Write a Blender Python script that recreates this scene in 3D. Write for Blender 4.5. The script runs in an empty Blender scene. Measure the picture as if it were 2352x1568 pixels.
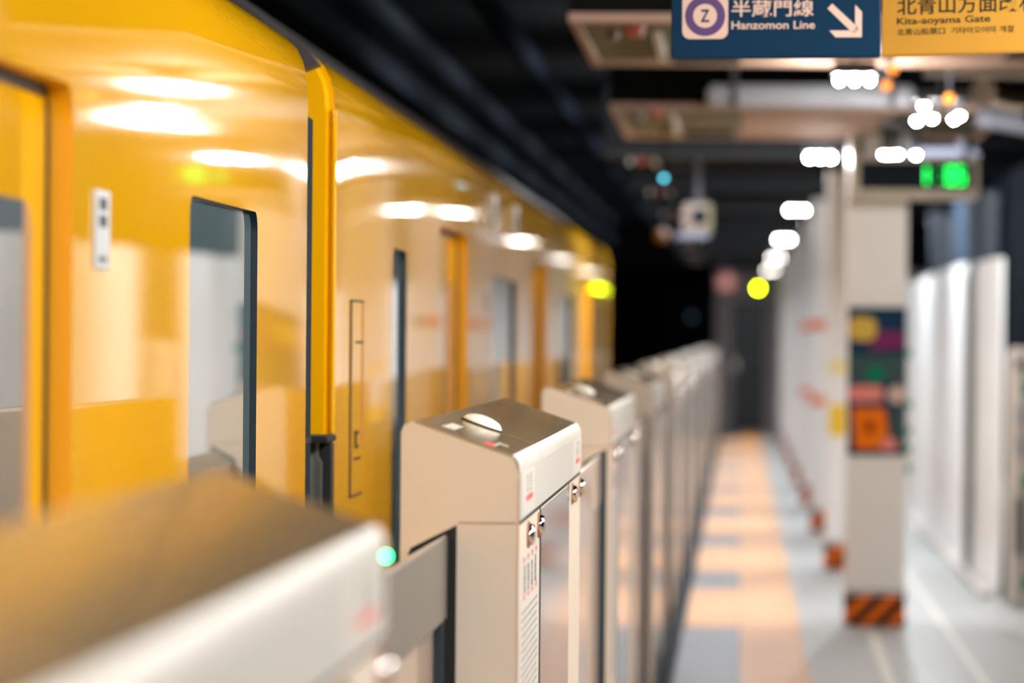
import bpy, bmesh, math, random
from mathutils import Vector, Matrix

random.seed(7)
S = bpy.context.scene
COL = S.collection
PI = math.pi

# ------------------------------------------------------------------ camera
# x = across the platform (right +), y = along the platform, z = height above the platform
YAW, PITCH, ROLL = math.radians(3.3996), math.radians(-0.0657), math.radians(0.45)
EYE = Vector((0.0, 0.0, 1.487))
fw = Vector((-math.sin(YAW) * math.cos(PITCH), math.cos(YAW) * math.cos(PITCH), math.sin(PITCH)))
rt = Vector((math.cos(YAW), math.sin(YAW), 0.0))
up = rt.cross(fw)
r2 = rt * math.cos(ROLL) + up * math.sin(ROLL)
u2 = up * math.cos(ROLL) - rt * math.sin(ROLL)
cam_data = bpy.data.cameras.new('camera')
cam = bpy.data.objects.new('camera', cam_data)
COL.objects.link(cam)
M = Matrix((r2, u2, -fw)).transposed().to_4x4()
M.translation = EYE
cam.matrix_world = M
cam_data.sensor_fit = 'HORIZONTAL'
cam_data.sensor_width = 36.0
cam_data.lens = 135.0
cam_data.clip_end = 400
cam_data.dof.use_dof = True
cam_data.dof.focus_distance = 7.1
cam_data.dof.aperture_fstop = 3.2
S.camera = cam

# ------------------------------------------------------------------ world, exposure
w = bpy.data.worlds.new('station_air')
S.world = w
w.use_nodes = True
w.node_tree.nodes['Background'].inputs[0].default_value = (0.80, 0.90, 1.0, 1)
w.node_tree.nodes['Background'].inputs[1].default_value = 0.10
S.view_settings.view_transform = 'Standard'
S.view_settings.look = 'None'
S.view_settings.exposure = 0.14
S.view_settings.gamma = 1.0
S.view_settings.use_curve_mapping = False
S.cycles.use_denoising = True
S.cycles.max_bounces = 8
LAMP = 2200.0          # glow of the lamp bulbs


# ------------------------------------------------------------------ materials
def lin(c):
    return tuple(((v / 255) / 12.92) if v / 255 <= 0.04045 else (((v / 255) + 0.055) / 1.055) ** 2.4 for v in c) + (1,)


def mat(name, rgb, rough=0.5, metal=0.0, coat=0.0, spec=0.5, emit=None, estr=0.0, noise=0.0, nscale=8.0, bump=0.0, bscale=60.0,
        stretch=None, coat_rough=0.03, ior=1.45, alpha=1.0):
    m = bpy.data.materials.new(name)
    m.use_nodes = True
    nt = m.node_tree
    b = nt.nodes['Principled BSDF']
    col = lin(rgb)
    b.inputs['Base Color'].default_value = col
    b.inputs['Roughness'].default_value = rough
    b.inputs['Metallic'].default_value = metal
    b.inputs['Coat Weight'].default_value = coat
    b.inputs['Coat Roughness'].default_value = coat_rough
    b.inputs['Specular IOR Level'].default_value = spec
    b.inputs['IOR'].default_value = ior
    b.inputs['Alpha'].default_value = alpha
    if emit:
        b.inputs['Emission Color'].default_value = lin(emit)
        b.inputs['Emission Strength'].default_value = estr
    if noise or bump:
        tc = nt.nodes.new('ShaderNodeTexCoord')
        mp = nt.nodes.new('ShaderNodeMapping')
        nt.links.new(tc.outputs['Object'], mp.inputs['Vector'])
        if stretch:
            mp.inputs['Scale'].default_value = stretch
    if noise:
        n = nt.nodes.new('ShaderNodeTexNoise')
        n.inputs['Scale'].default_value = nscale
        n.inputs['Detail'].default_value = 4
        nt.links.new(mp.outputs[0], n.inputs['Vector'])
        r = nt.nodes.new('ShaderNodeValToRGB')
        r.color_ramp.elements[0].position = 0.3
        r.color_ramp.elements[1].position = 0.7
        r.color_ramp.elements[0].color = tuple(v * (1 - noise) for v in col[:3]) + (1,)
        r.color_ramp.elements[1].color = tuple(min(1, v * (1 + noise * 0.6)) for v in col[:3]) + (1,)
        nt.links.new(n.outputs[0], r.inputs[0])
        nt.links.new(r.outputs[0], b.inputs['Base Color'])
    if bump:
        n2 = nt.nodes.new('ShaderNodeTexNoise')
        n2.inputs['Scale'].default_value = bscale
        n2.inputs['Detail'].default_value = 3
        nt.links.new(mp.outputs[0], n2.inputs['Vector'])
        bp = nt.nodes.new('ShaderNodeBump')
        bp.inputs['Strength'].default_value = bump
        bp.inputs['Distance'].default_value = 0.01
        nt.links.new(n2.outputs[0], bp.inputs['Height'])
        nt.links.new(bp.outputs[0], b.inputs['Normal'])
    return m


def tile_mat(name, rgb, grout, size, rough, studs=False):
    """square floor tiles with thin joints, laid from the platform edge"""
    m = mat(name, rgb, rough)
    nt = m.node_tree
    b = nt.nodes['Principled BSDF']
    tc = nt.nodes.new('ShaderNodeTexCoord')
    br = nt.nodes.new('ShaderNodeTexBrick')
    br.offset = 0.0
    br.inputs['Scale'].default_value = 1.0
    br.inputs['Brick Width'].default_value = size
    br.inputs['Row Height'].default_value = size
    br.inputs['Mortar Size'].default_value = 0.004
    c = lin(rgb)
    br.inputs['Color1'].default_value = c
    br.inputs['Color2'].default_value = tuple(v * 0.93 for v in c[:3]) + (1,)
    br.inputs['Mortar'].default_value = lin(grout)
    nt.links.new(tc.outputs['Object'], br.inputs['Vector'])
    nt.links.new(br.outputs['Color'], b.inputs['Base Color'])
    if studs:
        v = nt.nodes.new('ShaderNodeTexVoronoi')
        v.inputs['Scale'].default_value = 16.7
        v.inputs['Randomness'].default_value = 0.0
        nt.links.new(tc.outputs['Object'], v.inputs['Vector'])
        r = nt.nodes.new('ShaderNodeValToRGB')
        r.color_ramp.elements[0].position = 0.2
        r.color_ramp.elements[0].color = (1, 1, 1, 1)
        r.color_ramp.elements[1].position = 0.45
        r.color_ramp.elements[1].color = (0, 0, 0, 1)
        nt.links.new(v.outputs['Distance'], r.inputs[0])
        bp = nt.nodes.new('ShaderNodeBump')
        bp.inputs['Strength'].default_value = 0.5
        bp.inputs['Distance'].default_value = 0.005
        nt.links.new(r.outputs[0], bp.inputs['Height'])
        nt.links.new(bp.outputs[0], b.inputs['Normal'])
    return m


def hazard_mat():
    m = mat('hazard_stripe', (220, 110, 20), 0.6, spec=0.15)
    nt = m.node_tree
    b = nt.nodes['Principled BSDF']
    tc = nt.nodes.new('ShaderNodeTexCoord')
    sx = nt.nodes.new('ShaderNodeSeparateXYZ')
    nt.links.new(tc.outputs['Object'], sx.inputs[0])

    def mth(op, a, bb):
        n = nt.nodes.new('ShaderNodeMath')
        n.operation = op
        for i, v in enumerate((a, bb)):
            if isinstance(v, float):
                n.inputs[i].default_value = v
            else:
                nt.links.new(v, n.inputs[i])
        return n.outputs[0]
    s = mth('ADD', sx.outputs[0], sx.outputs[1])
    s = mth('SUBTRACT', s, mth('MULTIPLY', sx.outputs[2], 1.0))
    s = mth('FRACT', mth('DIVIDE', mth('ADD', s, 10.07), 0.135), 0.0)
    s = mth('LESS_THAN', s, 0.5)
    mx = nt.nodes.new('ShaderNodeMix')
    mx.data_type = 'RGBA'
    nt.links.new(s, mx.inputs[0])
    mx.inputs[6].default_value = lin((24, 26, 28))
    mx.inputs[7].default_value = lin((232, 110, 20))
    nt.links.new(mx.outputs[2], b.inputs['Base Color'])
    return m


def steel_mat():
    m = mat('brushed_steel', (222, 200, 166), 0.22, metal=0.76)
    nt = m.node_tree
    b = nt.nodes['Principled BSDF']
    tc = nt.nodes.new('ShaderNodeTexCoord')
    mp = nt.nodes.new('ShaderNodeMapping')
    mp.inputs['Scale'].default_value = (260, 1.2, 1)
    n = nt.nodes.new('ShaderNodeTexNoise')
    n.inputs['Scale'].default_value = 1.0
    n.inputs['Detail'].default_value = 3
    nt.links.new(tc.outputs['Object'], mp.inputs[0])
    nt.links.new(mp.outputs[0], n.inputs['Vector'])
    mr = nt.nodes.new('ShaderNodeMapRange')
    mr.inputs[3].default_value = 0.10
    mr.inputs[4].default_value = 0.22
    nt.links.new(n.outputs[0], mr.inputs[0])
    nt.links.new(mr.outputs[0], b.inputs['Roughness'])
    tg = nt.nodes.new('ShaderNodeTangent')
    tg.direction_type = 'RADIAL'
    tg.axis = 'Y'
    nt.links.new(tg.outputs[0], b.inputs['Tangent'])
    b.inputs['Anisotropic'].default_value = 0.4
    return m


YELLOW = (238, 176, 10)
MT = {
    'yellow': mat('train_yellow_paint', YELLOW, 0.35, coat=1.0, spec=0.0, coat_rough=0.038),
    'jamb': mat('door_recess_yellow', (236, 166, 8), 0.45, coat=0.1),
    'rubber': mat('black_rubber', (22, 26, 26), 0.5),
    'gasket': mat('window_gasket', (24, 44, 56), 0.3),
    'sealdark': mat('end_seal_dark_teal', (30, 46, 54), 0.9, spec=0.1),
    'glass': mat('train_window_glass', (110, 134, 140), 0.04, spec=0.9, coat=1.0, coat_rough=0.01, ior=1.6),
    'doorglass': mat('door_window_glass', (120, 132, 140), 0.04, spec=0.9, coat=0.6, ior=1.6),
    'roofgrey': mat('roof_grey', (58, 56, 58), 0.6),
    'plate': mat('grey_plate', (190, 196, 200), 0.4),
    'dark': mat('dark_print', (50, 46, 66), 0.6),
    'beige': mat('gate_beige_paint', (216, 203, 187), 0.38, noise=0.02, nscale=300),
    'fascia': mat('gate_fascia_white', (194, 192, 189), 0.4),
    'lip': mat('gate_lip_white', (200, 197, 192), 0.5, spec=0.2),
    'steel': steel_mat(),
    'mirror': mat('polished_steel', (214, 208, 204), 0.07, metal=1.0),
    'chrome': mat('chrome', (225, 222, 220), 0.08, metal=1.0),
    'gap': mat('joint_shadow_gap', (26, 28, 30), 0.8),
    'brown': mat('joint_brown', (160, 110, 84), 0.7),
    'doorgrey': mat('gate_door_grey', (116, 110, 102), 0.42),
    'doortop': mat('gate_door_top_grey', (186, 178, 170), 0.4),
    'doorpink': mat('gate_door_lower', (205, 178, 160), 0.2, coat=0.4),
    'lens': mat('ribbed_lens', (236, 232, 222), 0.25, coat=0.5),
    'label': mat('white_label', (210, 206, 200), 0.4),
    'red': mat('red_print', (222, 84, 70), 0.5),
    'pinkred': mat('red_sticker_print', (214, 60, 84), 0.5),
    'ink': mat('grey_ink', (146, 144, 147), 0.6),
    'plinth': mat('slate_plinth', (44, 50, 54), 0.7, spec=0.2),
    'tile': tile_mat('platform_tile', (146, 147, 143), (126, 126, 123), 0.3, 0.38),
    'tactile': tile_mat('tactile_yellow', (206, 150, 96), (168, 124, 88), 0.3, 0.5, studs=True),
    'greytile': tile_mat('grey_tile', (104, 105, 109), (92, 94, 98), 0.3, 0.45),
    'kerb': mat('kerb_strip_slate', (44, 50, 54), 0.8, spec=0.1, noise=0.15, nscale=5),
    'line': mat('floor_line', (206, 198, 184), 0.4),
    'hazard': hazard_mat(),
    'pillar': mat('pillar_white_panel', (234, 232, 230), 0.4, noise=0.02),
    'wallend': mat('end_wall_paint', (170, 160, 160), 0.6),
    'darkdoor': mat('end_door_dark', (44, 52, 54), 0.35),
    'tunnel': mat('tunnel_black', (22, 23, 25), 0.9),
    'night': mat('ceiling_dark_navy', (21, 22, 23), 0.95, spec=0.0),
    'navybeam': mat('beam_dark_slate', (28, 31, 35), 0.9, spec=0.0),
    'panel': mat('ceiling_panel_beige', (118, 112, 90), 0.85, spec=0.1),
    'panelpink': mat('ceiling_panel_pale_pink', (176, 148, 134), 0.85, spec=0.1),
    'shadesoffit': mat('ceiling_soffit_painted_shade', (36, 36, 36), 0.9, spec=0.0),
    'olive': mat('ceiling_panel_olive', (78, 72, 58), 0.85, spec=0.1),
    'beamwhite': mat('ceiling_beam_pale_blue', (186, 190, 202), 0.7, spec=0.2),
    'sheet': mat('white_plastic_sheet', (246, 248, 247), 0.35, coat=0.3, noise=0.03, nscale=3, stretch=(1, 1, 0.15)),
    'tarp': mat('blue_grey_tarpaulin', (50, 64, 80), 0.8, spec=0.2, noise=0.55, nscale=3.0, stretch=(1, 3.0, 0.7)),
    'blue': mat('sign_navy', (10, 44, 72), 0.6, spec=0.1),
    'signyellow': mat('sign_yellow', (182, 136, 54), 0.6, spec=0.15),
    'signwhite': mat('sign_white', (206, 178, 166), 0.5),
    'purple': mat('sign_purple', (78, 54, 108), 0.5),
    'signblack': mat('sign_black', (40, 38, 26), 0.5),
    'casing': mat('display_casing_beige', (176, 164, 148), 0.5),
    'screen': mat('display_black', (12, 22, 30), 0.6, spec=0.1),
    'green': mat('display_green_light', (20, 200, 70), 0.4, emit=(20, 255, 96), estr=4.5),
    'led': mat('green_indicator', (20, 200, 90), 0.4, emit=(20, 255, 110), estr=40.0),
    'limelamp': mat('yellow_green_signal', (210, 255, 0), 0.4, emit=(222, 255, 0), estr=42.0),
    'bluelamp': mat('blue_indicator', (60, 150, 170), 0.4, emit=(70, 160, 180), estr=9.0),
    'amber': mat('amber_lamp', (240, 150, 40), 0.4, emit=(255, 150, 50), estr=1.6),
    'dimamber': mat('dim_amber_lamp', (110, 66, 14), 0.4, emit=(200, 110, 20), estr=0.15),
    'bulbmild': mat('lamp_bulb_mild', (255, 252, 246), 0.4, emit=(255, 250, 242), estr=500.0),
    'bulbfar': mat('lamp_bulb_far', (255, 252, 246), 0.4, emit=(255, 246, 236), estr=110.0),
    'bulbdim': mat('lamp_bulb_dim', (255, 252, 246), 0.4, emit=(255, 246, 236), estr=45.0),
    'bulb': mat('lamp_bulb', (255, 252, 246), 0.4, emit=(255, 250, 242), estr=LAMP),
    'fillnear': mat('fill_tube_glow_near', (255, 252, 246), 0.4, emit=(255, 249, 241), estr=280.0),  # glow of the added fill tubes, near, far and mid
    'fillfar': mat('fill_tube_glow_far', (255, 252, 246), 0.4, emit=(246, 250, 255), estr=520.0),
    'fillmid': mat('fill_tube_glow_mid', (255, 252, 246), 0.4, emit=(244, 248, 255), estr=400.0),
    'lamphousing': mat('lamp_housing', (60, 62, 66), 0.5),
    'rod': mat('grey_rod', (70, 72, 82), 0.5),
    'camwhite': mat('camera_housing', (128, 116, 110), 0.5),
    'camblue': mat('camera_tray', (110, 120, 140), 0.5),
    'palepipe': mat('pale_pipe_grey', (104, 106, 118), 0.7, spec=0.2),
    'foil': mat('crumpled_foil', (170, 150, 130), 0.28, metal=0.9, noise=0.2, nscale=5, bump=1.0, bscale=9),
    'pipe': mat('dark_pipe', (16, 19, 24), 0.9, spec=0.0),
    'posternavy': mat('poster_navy', (18, 54, 84), 0.6, spec=0.1),
    'postergrey': mat('poster_slate', (62, 84, 86), 0.6, spec=0.1),
    'posteryellow': mat('poster_yellow', (214, 178, 80), 0.6, spec=0.1),
    'postermagenta': mat('poster_magenta', (120, 44, 96), 0.6, spec=0.1),
    'postergreen': mat('poster_green', (0, 120, 92), 0.6, spec=0.1),
    'posterpink': mat('poster_pink', (228, 140, 130), 0.6, spec=0.1),
    'posterorange': mat('poster_orange', (236, 118, 14), 0.6, spec=0.1),
    'rust': mat('poster_rust', (150, 62, 14), 0.6, spec=0.1),
    'stickeryellow': mat('notice_yellow', (232, 190, 20), 0.4),
    'palesticker': mat('notice_pale_yellow', (238, 214, 140), 0.4),
    'clip': mat('green_clip', (10, 160, 100), 0.4),
    'post': mat('grey_beige_post', (178, 168, 158), 0.5),
    'redlamp': mat('dull_red', (190, 100, 84), 0.5),
    'orange': mat('orange_tape', (226, 110, 60), 0.5),
}


# ------------------------------------------------------------------ mesh helpers
class MB:
    """collects shapes and links them as one mesh object"""

    def __init__(self):
        self.bm = bmesh.new()

    def box(self, x0, x1, y0, y1, z0, z1, bev=0.0, seg=2):
        b = bmesh.new()
        bmesh.ops.create_cube(b, size=1.0)
        for v in b.verts:
            v.co = Vector(((x0 + x1) / 2 + v.co.x * (x1 - x0), (y0 + y1) / 2 + v.co.y * (y1 - y0), (z0 + z1) / 2 + v.co.z * (z1 - z0)))
        if bev:
            bmesh.ops.bevel(b, geom=b.edges[:], offset=bev, segments=seg, affect='EDGES', clamp_overlap=True)
        return self.add(b)

    def prism(self, pts, axis, a, b_, flip=False):
        """polygon pts in the plane across the axis, extruded from a to b_ along it ('x','y','z')"""
        b = bmesh.new()

        def P(p, t):
            return {'y': (p[0], t, p[1]), 'x': (t, p[0], p[1]), 'z': (p[0], p[1], t)}[axis]
        v0 = [b.verts.new(P(p, a)) for p in pts]
        v1 = [b.verts.new(P(p, b_)) for p in pts]
        n = len(pts)
        b.faces.new(v0)
        b.faces.new(v1[::-1])
        for i in range(n):
            j = (i + 1) % n
            b.faces.new((v0[i], v1[i], v1[j], v0[j]))
        bmesh.ops.recalc_face_normals(b, faces=b.faces[:])
        return self.add(b)

    def lathe(self, prof, centre, axis='z', seg=24):
        """prof: (radius, height) pairs turned round the axis through centre"""
        b = bmesh.new()
        rings = []
        for r, h in prof:
            ring = []
            for i in range(seg):
                a = 2 * PI * i / seg
                p = {'z': (r * math.cos(a), r * math.sin(a), h), 'x': (h, r * math.cos(a), r * math.sin(a)), 'y': (r * math.cos(a), h, r * math.sin(a))}[axis]
                ring.append(b.verts.new(Vector(p) + Vector(centre)))
            rings.append(ring)
        for k in range(len(rings) - 1):
            for i in range(seg):
                j = (i + 1) % seg
                b.faces.new((rings[k][i], rings[k][j], rings[k + 1][j], rings[k + 1][i]))
        b.faces.new(rings[0][::-1])
        b.faces.new(rings[-1])
        bmesh.ops.recalc_face_normals(b, faces=b.faces[:])
        return self.add(b)

    def tube(self, p0, p1, r, seg=12):
        p0, p1 = Vector(p0), Vector(p1)
        d = p1 - p0
        b = bmesh.new()
        bmesh.ops.create_cone(b, cap_ends=True, segments=seg, radius1=r, radius2=r, depth=d.length)
        q = Vector((0, 0, 1)).rotation_difference(d.normalized())
        for v in b.verts:
            v.co = q @ v.co + (p0 + p1) / 2
        return self.add(b)

    def ball(self, c, r, sub=2, scale=(1, 1, 1)):
        b = bmesh.new()
        bmesh.ops.create_icosphere(b, subdivisions=sub, radius=r)
        for v in b.verts:
            v.co = Vector((v.co.x * scale[0], v.co.y * scale[1], v.co.z * scale[2])) + Vector(c)
        return self.add(b)

    def add(self, b):
        me = bpy.data.meshes.new('t')
        b.to_mesh(me)
        b.free()
        self.bm.from_mesh(me)
        bpy.data.meshes.remove(me)
        return self

    def build(self, name, material, parent=None, smooth=None):
        me = bpy.data.meshes.new(name)
        self.bm.to_mesh(me)
        self.bm.free()
        o = bpy.data.objects.new(name, me)
        COL.objects.link(o)
        me.materials.append(MT[material] if isinstance(material, str) else material)
        if smooth is not None:
            for p in me.polygons:
                p.use_smooth = True
            try:
                me.set_sharp_from_angle(angle=math.radians(smooth))
            except Exception:
                pass
        if parent:
            o.parent = parent
        return o


def tag(o, label, cat, group=None, kind=None):
    o['label'] = label
    if cat:
        o['category'] = cat
    if group:
        o['group'] = group
    if kind:
        o['kind'] = kind
    return o


def thing(name, label, cat, loc=(0, 0, 0), rz=0.0, group=None):
    o = bpy.data.objects.new(name, None)
    o.empty_display_size = 0.1
    COL.objects.link(o)
    o.location = loc
    o.rotation_euler = (0, 0, rz)
    return tag(o, label, cat, group)


def struct(o, label):
    return tag(o, label, None, kind='structure')


def copy_tree(o, parent=None):
    c = o.copy()
    COL.objects.link(c)
    c.parent = parent
    for ch in list(o.children):
        copy_tree(ch, c)
    return c


def rrect(cx, cz, w_, h_, r, seg=6):
    pts = []
    for sx, sz, a0 in ((1, 1, 0), (-1, 1, 90), (-1, -1, 180), (1, -1, 270)):
        for i in range(seg + 1):
            a = math.radians(a0 + 90 * i / seg)
            pts.append((cx + sx * (w_ / 2 - r) + r * math.cos(a), cz + sz * (h_ / 2 - r) + r * math.sin(a)))
    return pts


def lettering(name, text, material, parent, x, y, z, height, width=None, bold=0.0, depth=0.001):
    """flat raised lettering standing in the xz plane, read from -y, its lower left corner at x, z"""
    cu = bpy.data.curves.new('t', 'FONT')
    cu.body = text
    cu.size = 1.0
    cu.extrude = 0.01
    cu.offset = bold
    tmp = bpy.data.objects.new('t', cu)
    COL.objects.link(tmp)
    dg = bpy.context.evaluated_depsgraph_get()
    me = bpy.data.meshes.new_from_object(tmp.evaluated_get(dg))
    bpy.data.objects.remove(tmp)
    xs = [v.co.x for v in me.vertices]
    ys = [v.co.y for v in me.vertices]
    if not xs:
        return None
    sy = height / (max(ys) - min(ys))
    sx = width / (max(xs) - min(xs)) if width else sy
    x0, y0 = min(xs), min(ys)
    for v in me.vertices:
        v.co = Vector((x + (v.co.x - x0) * sx, y - (v.co.z + 0.01) * depth / 0.02, z + (v.co.y - y0) * sy))
    me.name = name
    me.materials.clear()
    me.materials.append(MT[material])
    o = bpy.data.objects.new(name, me)
    COL.objects.link(o)
    o.parent = parent
    return o


# ================================================================== SETTING
PEND = 62.0
struct(MB().box(-0.56, 3.2, -4, PEND, -0.25, 0.0).build('floor', 'tile'), 'pale grey tiled platform floor')
struct(MB().box(-6.4, -0.56, -6, 130, -1.25, -1.05).build('floor_trackbed', 'tunnel'), 'dark track bed below the platform edge')
struct(MB().box(-0.62, -0.56, -4, PEND, -1.05, 0.0).build('wall_platform_edge', 'plinth'), 'platform edge wall facing the track')
struct(MB().box(0.012, 0.318, -4, PEND, 0.0, 0.006).build('floor_tactile_strip', 'tactile'), 'long yellow tactile paving strip along the platform')
struct(MB().box(-0.372, -0.280, -4, PEND, 0.0, 0.012).build('floor_kerb_strip', 'kerb'), 'dark slate strip along the foot of the gates')
struct(MB().box(-0.280, 0.012, -4, PEND, 0.0, 0.003).build('floor_grey_strip', 'greytile'), 'grey tiles between the gates and the tactile strip')
spans = [(1.6, 4.4), (19.78, 22.8), (24.5, 27.45), (28.95, 32.0), (33.8, 36.9), (38.6, 41.7), (43.5, 46.5), (48.3, 51.4), (53.2, 56.2)]
for a, b_ in spans:
    struct(MB().box(-0.27, 0.012, a, b_, 0.003, 0.007).build('floor_tactile_tile', 'tactile'), 'yellow tactile block by a gate opening')
# pale joint lines running on the floor
struct(MB().prism([(0.62, 13.0), (0.66, 13.0), (0.70, 19.6), (0.66, 19.6)], 'z', 0.0, 0.002).build('floor_line', 'line'), 'pale line on the floor before the front pillar')
struct(MB().box(1.06, 1.09, 13, 30, 0.0, 0.002).build('floor_line', 'line'), 'pale line on the floor beside the white sheeting')

struct(MB().box(-6.6, -6.4, -6, 130, -1.25, 4.2).build('wall_left', 'night'), 'dark far tunnel wall beyond the tracks')
struct(MB().box(-6.6, 3.4, 129.8, 130, -1.25, 3.5).build('wall_tunnel_end', 'tunnel'), 'black depth of the tunnel')
struct(MB().box(-6.6, 3.4, -6, 130, 3.3, 3.5).build('ceiling', 'night'), 'dark ceiling over platform and track')
struct(MB().box(2.9, 3.1, -4, 64, -0.25, 3.3).build('wall_right', 'navybeam'), 'dark side wall behind the white sheeting')
struct(MB().box(-2.16, -1.92, -4, 64, 2.88, 3.3).build('ceiling_beam_trackside', 'navybeam'), 'long dark beam above the train roof')
# end wall with its dark doorway
we = MB()
we.box(-0.40, -0.13, PEND, PEND + 0.3, 0, 2.6)
we.box(0.40, 2.9, PEND, PEND + 0.3, 0, 2.6)
we.box(-0.13, 0.40, PEND, PEND + 0.3, 2.10, 2.6)
struct(we.build('wall_end', 'wallend'), 'grey wall at the far end of the platform')
struct(MB().box(-6.4, 2.9, PEND + 0.3, PEND + 0.5, 2.6, 3.3).build('wall_end_top', 'night'), 'dark wall above the far end of the platform')
d1 = MB().box(-0.13, 0.40, PEND + 0.1, PEND + 0.16, 0, 2.10).build('door_1', 'darkdoor')
struct(d1, 'dark doorway in the wall at the platform end')
MB().box(-0.10, -0.05, PEND + 0.05, PEND + 0.10, 0.95, 1.15).build('door_handle', 'chrome', d1)

# ------------------------------------------------------------------ ceiling panels (beams boxed in beige)
HP = 2.54


def ceiling_panel(y0, y1, x0, x1, label, lit):
    mA, mB, mC = ('panel', 'panelpink', 'olive') if lit else ('shadesoffit', 'shadesoffit', 'night')  # far beams take darker soffit colours, their dimness painted in
    t = thing('ceiling_panel', label, 'ceiling panel', (0, 0, HP), 0, 'boxed beams across the platform ceiling')
    MB().box(x0, x1, y0, y1, 0.03, 0.42).build('casing', 'night', t)
    f = MB()
    f.box(x0, x1, y0, y0 + 0.10, 0.0, 0.03)
    f.box(x0, x1, y1 - 0.10, y1, 0.0, 0.03)
    f.box(x0, x0 + 0.03, y0 + 0.1, y1 - 0.1, 0.0, 0.03)
    f.box(x1 - 0.03, x1, y0 + 0.1, y1 - 0.1, 0.0, 0.03)
    f.build('frame', mB if lit else 'shadesoffit', t)
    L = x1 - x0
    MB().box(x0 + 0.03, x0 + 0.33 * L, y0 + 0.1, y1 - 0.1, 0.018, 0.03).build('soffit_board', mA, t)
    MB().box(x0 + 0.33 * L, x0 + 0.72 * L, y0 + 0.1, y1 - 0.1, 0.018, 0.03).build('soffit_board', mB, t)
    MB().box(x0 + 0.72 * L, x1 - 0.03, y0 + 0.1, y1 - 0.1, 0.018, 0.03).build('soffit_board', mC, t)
    g = MB()
    for i in range(7):
        g.box(x0 + 0.32, x0 + 0.57, y1 - 0.5 + i * 0.055, y1 - 0.5 + i * 0.055 + 0.03, 0.0, 0.02)
    g.build('vent_grille', 'gap', t)
    MB().box(x0 + 0.265, x0 + 0.295, y0 + 0.55, y1 - 0.25, 0.002, 0.02).build('strip_plate', 'label', t)
    MB().lathe([(0.03, -0.02), (0.036, 0.02)], (x0 + 0.21, y0 + 0.35, 0), seg=14).build('alarm_lamp', 'redlamp', t)
    MB().lathe([(0.02, -0.02), (0.026, 0.02)], (x0 + 0.13, y0 + 0.5, 0), seg=14).build('sprinkler', 'chrome', t)
    return t


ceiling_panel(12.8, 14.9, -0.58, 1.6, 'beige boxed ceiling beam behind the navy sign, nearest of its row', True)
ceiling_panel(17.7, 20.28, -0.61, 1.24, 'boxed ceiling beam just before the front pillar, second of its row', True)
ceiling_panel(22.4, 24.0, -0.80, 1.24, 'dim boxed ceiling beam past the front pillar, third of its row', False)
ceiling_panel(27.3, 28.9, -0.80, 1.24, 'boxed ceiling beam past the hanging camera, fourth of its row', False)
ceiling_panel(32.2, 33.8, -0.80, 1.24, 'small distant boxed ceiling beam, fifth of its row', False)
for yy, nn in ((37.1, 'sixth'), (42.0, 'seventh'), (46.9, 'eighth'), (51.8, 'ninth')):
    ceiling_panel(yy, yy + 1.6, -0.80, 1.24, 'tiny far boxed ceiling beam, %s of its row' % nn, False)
t = thing('cross_duct', 'pale blue-grey duct crossing in front of the second ceiling beam', 'duct', (0, 17.35, 2.545))
MB().box(-0.16, 0.78, 0.0, 0.25, 0.0, 0.09, 0.02).build('duct_body', 'beamwhite', t, 40)
for xx in (-0.05, 0.66):
    MB().box(xx, xx + 0.03, -0.005, 0.255, -0.005, 0.70).build('hanger_strap', 'rod', t)

t = thing('cross_duct', 'pale blue-grey duct crossing behind the display box', 'duct', (0, 21.15, 2.465))
MB().box(0.62, 1.30, 0.0, 0.2, 0.0, 0.075, 0.02).build('duct_body', 'palepipe', t, 40)
for xx in (0.9, 1.2):
    MB().box(xx, xx + 0.03, -0.005, 0.205, -0.005, 0.83).build('hanger_strap', 'rod', t)

# ------------------------------------------------------------------ pillars
HAZ = 0.172


def pillar(y, idx, label):
    t = thing('pillar', label, 'pillar', (0.56, y, 0), 0, 'row of white square pillars')
    MB().box(0.0, 0.305, 0.0, 0.30, 0.0, 3.3, 0.012).build('shaft', 'pillar', t, 40)
    MB().box(-0.004, 0.309, -0.004, 0.304, 0.0, HAZ, 0.010).build('hazard_band', 'hazard', t)
    MB().box(-0.002, 0.307, -0.002, 0.302, HAZ, HAZ + 0.01).build('band_edge', 'plinth', t)
    return t


names = ['nearest white pillar, carrying the dark poster and the display', 'second white pillar, with yellow notices on its face', 'third white pillar, behind the yellow notices',
         'fourth white pillar in the receding row', 'fifth white pillar in the receding row', 'sixth white pillar in the receding row', 'seventh white pillar in the receding row',
         'last white pillar before the far end wall']
for i, n in enumerate(names):
    pillar(20.05 + 4.86 * i, i, n)

# poster board on the nearest pillar
t = thing('poster', 'dark navy poster with an orange sheet on the nearest pillar', 'poster', (0.56, 20.046, 0.889))
MB().box(0.0, 0.302, -0.012, 0.0, 0.0, 0.768, 0.003).build('board', 'posternavy', t)
MB().prism(rrect(0.075, 0.655, 0.145, 0.125, 0.05), 'y', -0.015, -0.012).build('yellow_patch', 'posteryellow', t)
MB().prism([(0.10, 0.545), (0.295, 0.555), (0.298, 0.64), (0.17, 0.65)], 'y', -0.015, -0.012).build('magenta_patch', 'postermagenta', t)
MB().box(0.004, 0.295, -0.014, -0.012, 0.37, 0.52).build('slate_patch', 'postergrey', t)
MB().prism(rrect(0.145, 0.42, 0.09, 0.09, 0.04), 'y', -0.017, -0.014).build('green_patch', 'postergreen', t)
MB().prism(rrect(0.095, 0.318, 0.18, 0.085, 0.03), 'y', -0.016, -0.012).build('pink_patch', 'posterpink', t)
MB().lathe([(0.048, -0.016), (0.048, -0.012)], (0.255, 0, 0.315), 'y').build('pale_disc', 'signwhite', t)
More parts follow.
